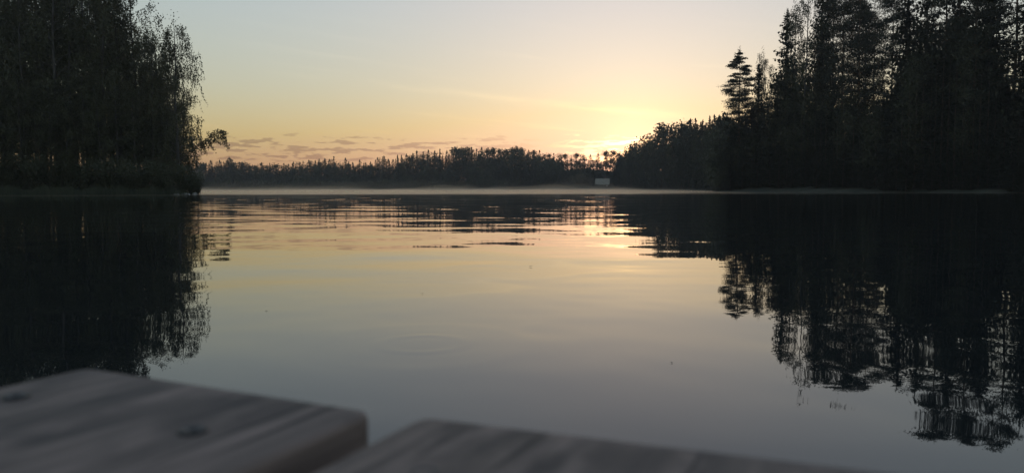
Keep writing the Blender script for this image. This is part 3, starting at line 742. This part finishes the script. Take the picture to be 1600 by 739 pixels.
def rounded_plank(w, L, th, seed, r=.003):
    g = np.random.default_rng(seed)
    prof = []
    for cx, cz, a0 in ((w - r, -r, 90), (w - r, -th + r, 0), (r, -th + r, -90), (r, -r, 180)):
        for k in range(4):
            a = R(a0 - 30 * k); prof.append((cx + r * math.cos(a), cz + r * math.sin(a)))
    prof = np.array(prof); n = len(prof)
    ys = np.concatenate([[-L, -L + .003], np.linspace(-L + .02, -.02, 60), [-.006, -.002, 0]])
    cen = np.array([w / 2, -th / 2]); V = []
    for i, y in enumerate(ys):
        sh = 1.0 if -L + .003 <= y <= -.006 else (.985 if y == -.002 else .955)
        p = cen + (prof - cen) * np.array([1 - (1 - sh) * .35, sh])
        wob = np.array([.0009 * math.sin(y * 9 + seed) + g.normal(0, .0002), .0006 * math.sin(y * 6 + seed * 2)])
        V.append(np.column_stack([p[:, 0] + wob[0], np.full(n, y), p[:, 1] + wob[1]]))
    m = len(ys); V = np.concatenate(V)
    i = np.arange(m - 1)[:, None] * n; j = np.arange(n)[None, :]; j2 = (j + 1) % n
    F = [np.stack([i + j, i + n + j, i + n + j2, i + j2], -1).reshape(-1, 4)]
    for base in (0, (m - 1) * n):                       # end grain caps
        c = len(V); V = np.vstack([V, V[base:base + n].mean(0)])
        q = np.arange(0, n, 2); F.append(np.stack([np.full(len(q), c), base + q, base + q + 1, base + (q + 2) % n], -1))
    return V, np.concatenate(F)
P1 = at(580, 640, DOCK_Z); P0 = at(135, 572, DOCK_Z); P2 = at(660, 652, DOCK_Z)
bdir = (P2 - P0); bdir.z = 0; bdir.normalize()
dock = bpy.data.objects.new('dock', None); COL.objects.link(dock)
dock.location = (P1.x, P1.y, 0); dock.rotation_euler = (0, 0, math.atan2(bdir.y, bdir.x))
dock['label'] = 'weathered grey wooden dock in the foreground, blurred plank ends over the water'; dock['category'] = 'dock'
PW = (P1 - P0).length; GAP = (P2 - P1).length
P3 = at(1390, 739, DOCK_Z)
skew = math.atan2((P3 - P2).y, (P3 - P2).x) - math.atan2(bdir.y, bdir.x)   # the second board is cut slightly askew
s0 = -PW
for k in range(6):
    v, f = rounded_plank(PW if k < 2 else PW * .99, 1.7 + .01 * (k % 3), .030, 3 + k)
    if k: v[:, 1] += v[:, 0] * math.tan(skew)
    o = part('plank', [(v, f)], M['deck'], dock, True); o.location = (s0, max(0, k - 1) * PW * math.tan(skew), DOCK_Z)
    for q in (.022, PW - .036) if k == 0 else (.0275, PW - .03):
        for yy in (-.042, -1.55):
            a = np.linspace(0, 2 * np.pi, 12, endpoint=False)
            rr = [(.0046, -.004), (.0046, .0002), (.0038, .0008), (.0016, .0004), (.0001, -.0008)]
            V = np.concatenate([np.column_stack([np.cos(a) * r_, np.sin(a) * r_, np.full(12, z_)]) for r_, z_ in rr])
            i = np.arange(4)[:, None] * 12; j = np.arange(12)[None, :]; j2 = (j + 1) % 12
            F = np.stack([i + j, i + j2, i + 12 + j2, i + 12 + j], -1).reshape(-1, 4)
            sc = part('screw', [(V, F)], M['screw'], o); sc.location = (q, yy, 0)
    s0 += PW + GAP
for yy in (-.11, -1.60):
    part('beam', [box(-PW + .012, s0 - GAP - .012, yy, yy + .05, DOCK_Z - .152, DOCK_Z - .0315)], M['beam'], dock)
for xx in (-PW + .09, s0 - GAP - .14):
    for yy in (-.215, -1.495):
        tz = np.array([-2.4, -.6, .05, DOCK_Z - .034]); part('post', [tube(np.column_stack([np.full(4, xx), np.full(4, yy + .05), tz]), [.05, .05, .05, .05], 14)], M['beam'], dock, True)

# ------------------------------------------------------------------ morning mist on the lake and haze in the air
def volume_mat(name, density, col, aniso):
    m = bpy.data.materials.new(name); m.use_nodes = True; nt = m.node_tree; nt.nodes.clear()
    pv = nt.nodes.new('ShaderNodeVolumePrincipled'); out = nt.nodes.new('ShaderNodeOutputMaterial')
    pv.inputs['Color'].default_value = (*col, 1); pv.inputs['Density'].default_value = density; pv.inputs['Anisotropy'].default_value = aniso
    nt.links.new(pv.outputs[0], out.inputs['Volume']); return m
def closed_sheet(name, xs, ys, ztop, zbot, mat):
    X, Y = np.meshgrid(xs, ys); nx, ny = len(xs), len(ys); n = nx * ny
    V = np.vstack([np.stack([X, Y, ztop(X, Y)], -1).reshape(-1, 3), np.stack([X, Y, np.full_like(X, zbot)], -1).reshape(-1, 3)])
    F = grid_faces(nx, ny); Fs = [F, F[:, ::-1] + n]
    def side(idx): idx = np.asarray(idx); return np.stack([idx[:-1], idx[:-1] + n, idx[1:] + n, idx[1:]], -1)
    Fs += [side(np.arange(nx)), side(np.arange(nx)[::-1] + (ny - 1) * nx), side(np.arange(ny)[::-1] * nx), side(np.arange(ny) * nx + nx - 1)]
    me = mesh_from(name, [(V, np.concatenate(Fs), mat, False)]); o = bpy.data.objects.new(name, me); COL.objects.link(o); o['kind'] = 'stuff'
    return o
mg = np.random.default_rng(3)
WV = [(mg.normal(0, .12), mg.normal(0, .05), mg.uniform(0, 6.28)) for _ in range(14)]
def lump(X, Y): return sum(np.sin(a * X + b * Y + c) for a, b, c in WV) / 14
def edge_fade(X, Y, y0): return np.clip((Y - y0 - 14 * lump(X * 2 + 9, Y)) / 110, .04, 1)
def thin_right(X, Y): return np.clip(1.15 - np.clip(X / Y - .08, 0, .4) * 4.2, .12, 1) * np.clip(.35 + (Y - 60) / 160, .35, 1)
MIST = (1.0, .83, .64)
MIST_LABELS = ['lowest and brightest sheet of mist lying flat on the far water', 'second sheet of mist just above the flattest one on the far water',
               'uneven knee high mist drifting over the far water', 'waist high mist along the foot of the far wood',
               'thin mist rising in front of the trunks of the far wood', 'faint highest wisps of mist before the far wood']
for k, (top, var_, y0, den) in enumerate([(.24, .5, 52, .012), (.40, 1.0, 60, .008), (.55, 1.9, 75, .0045), (.75, 3.2, 95, .0022), (1.1, 5.5, 130, .0011), (1.8, 9.0, 170, .0006)]):
    o = closed_sheet('mist', lin(-232 + k, 70 - 3 * k, 3), lin(y0, 438 + k, 8), lambda X, Y: ((top + var_ * lump(X + 60 * k, Y * (1 + .1 * k))).clip(.1, 9) * thin_right(X, Y) * edge_fade(X, Y, y0 - 3)), -.6 - .05 * k, volume_mat('mist_air', den, MIST, .72))
    o['label'] = MIST_LABELS[k]; o['category'] = 'mist'
haze = bpy.data.objects.new('haze', mesh_from('haze', [(*box(-620, 620, -220, 760, -5, 46), volume_mat('haze_air', .00022, (.96, .95, .95), .3), False)])); COL.objects.link(haze)
haze['kind'] = 'stuff'; haze['label'] = 'faint morning haze in the air over the whole lake'; haze['category'] = 'haze'
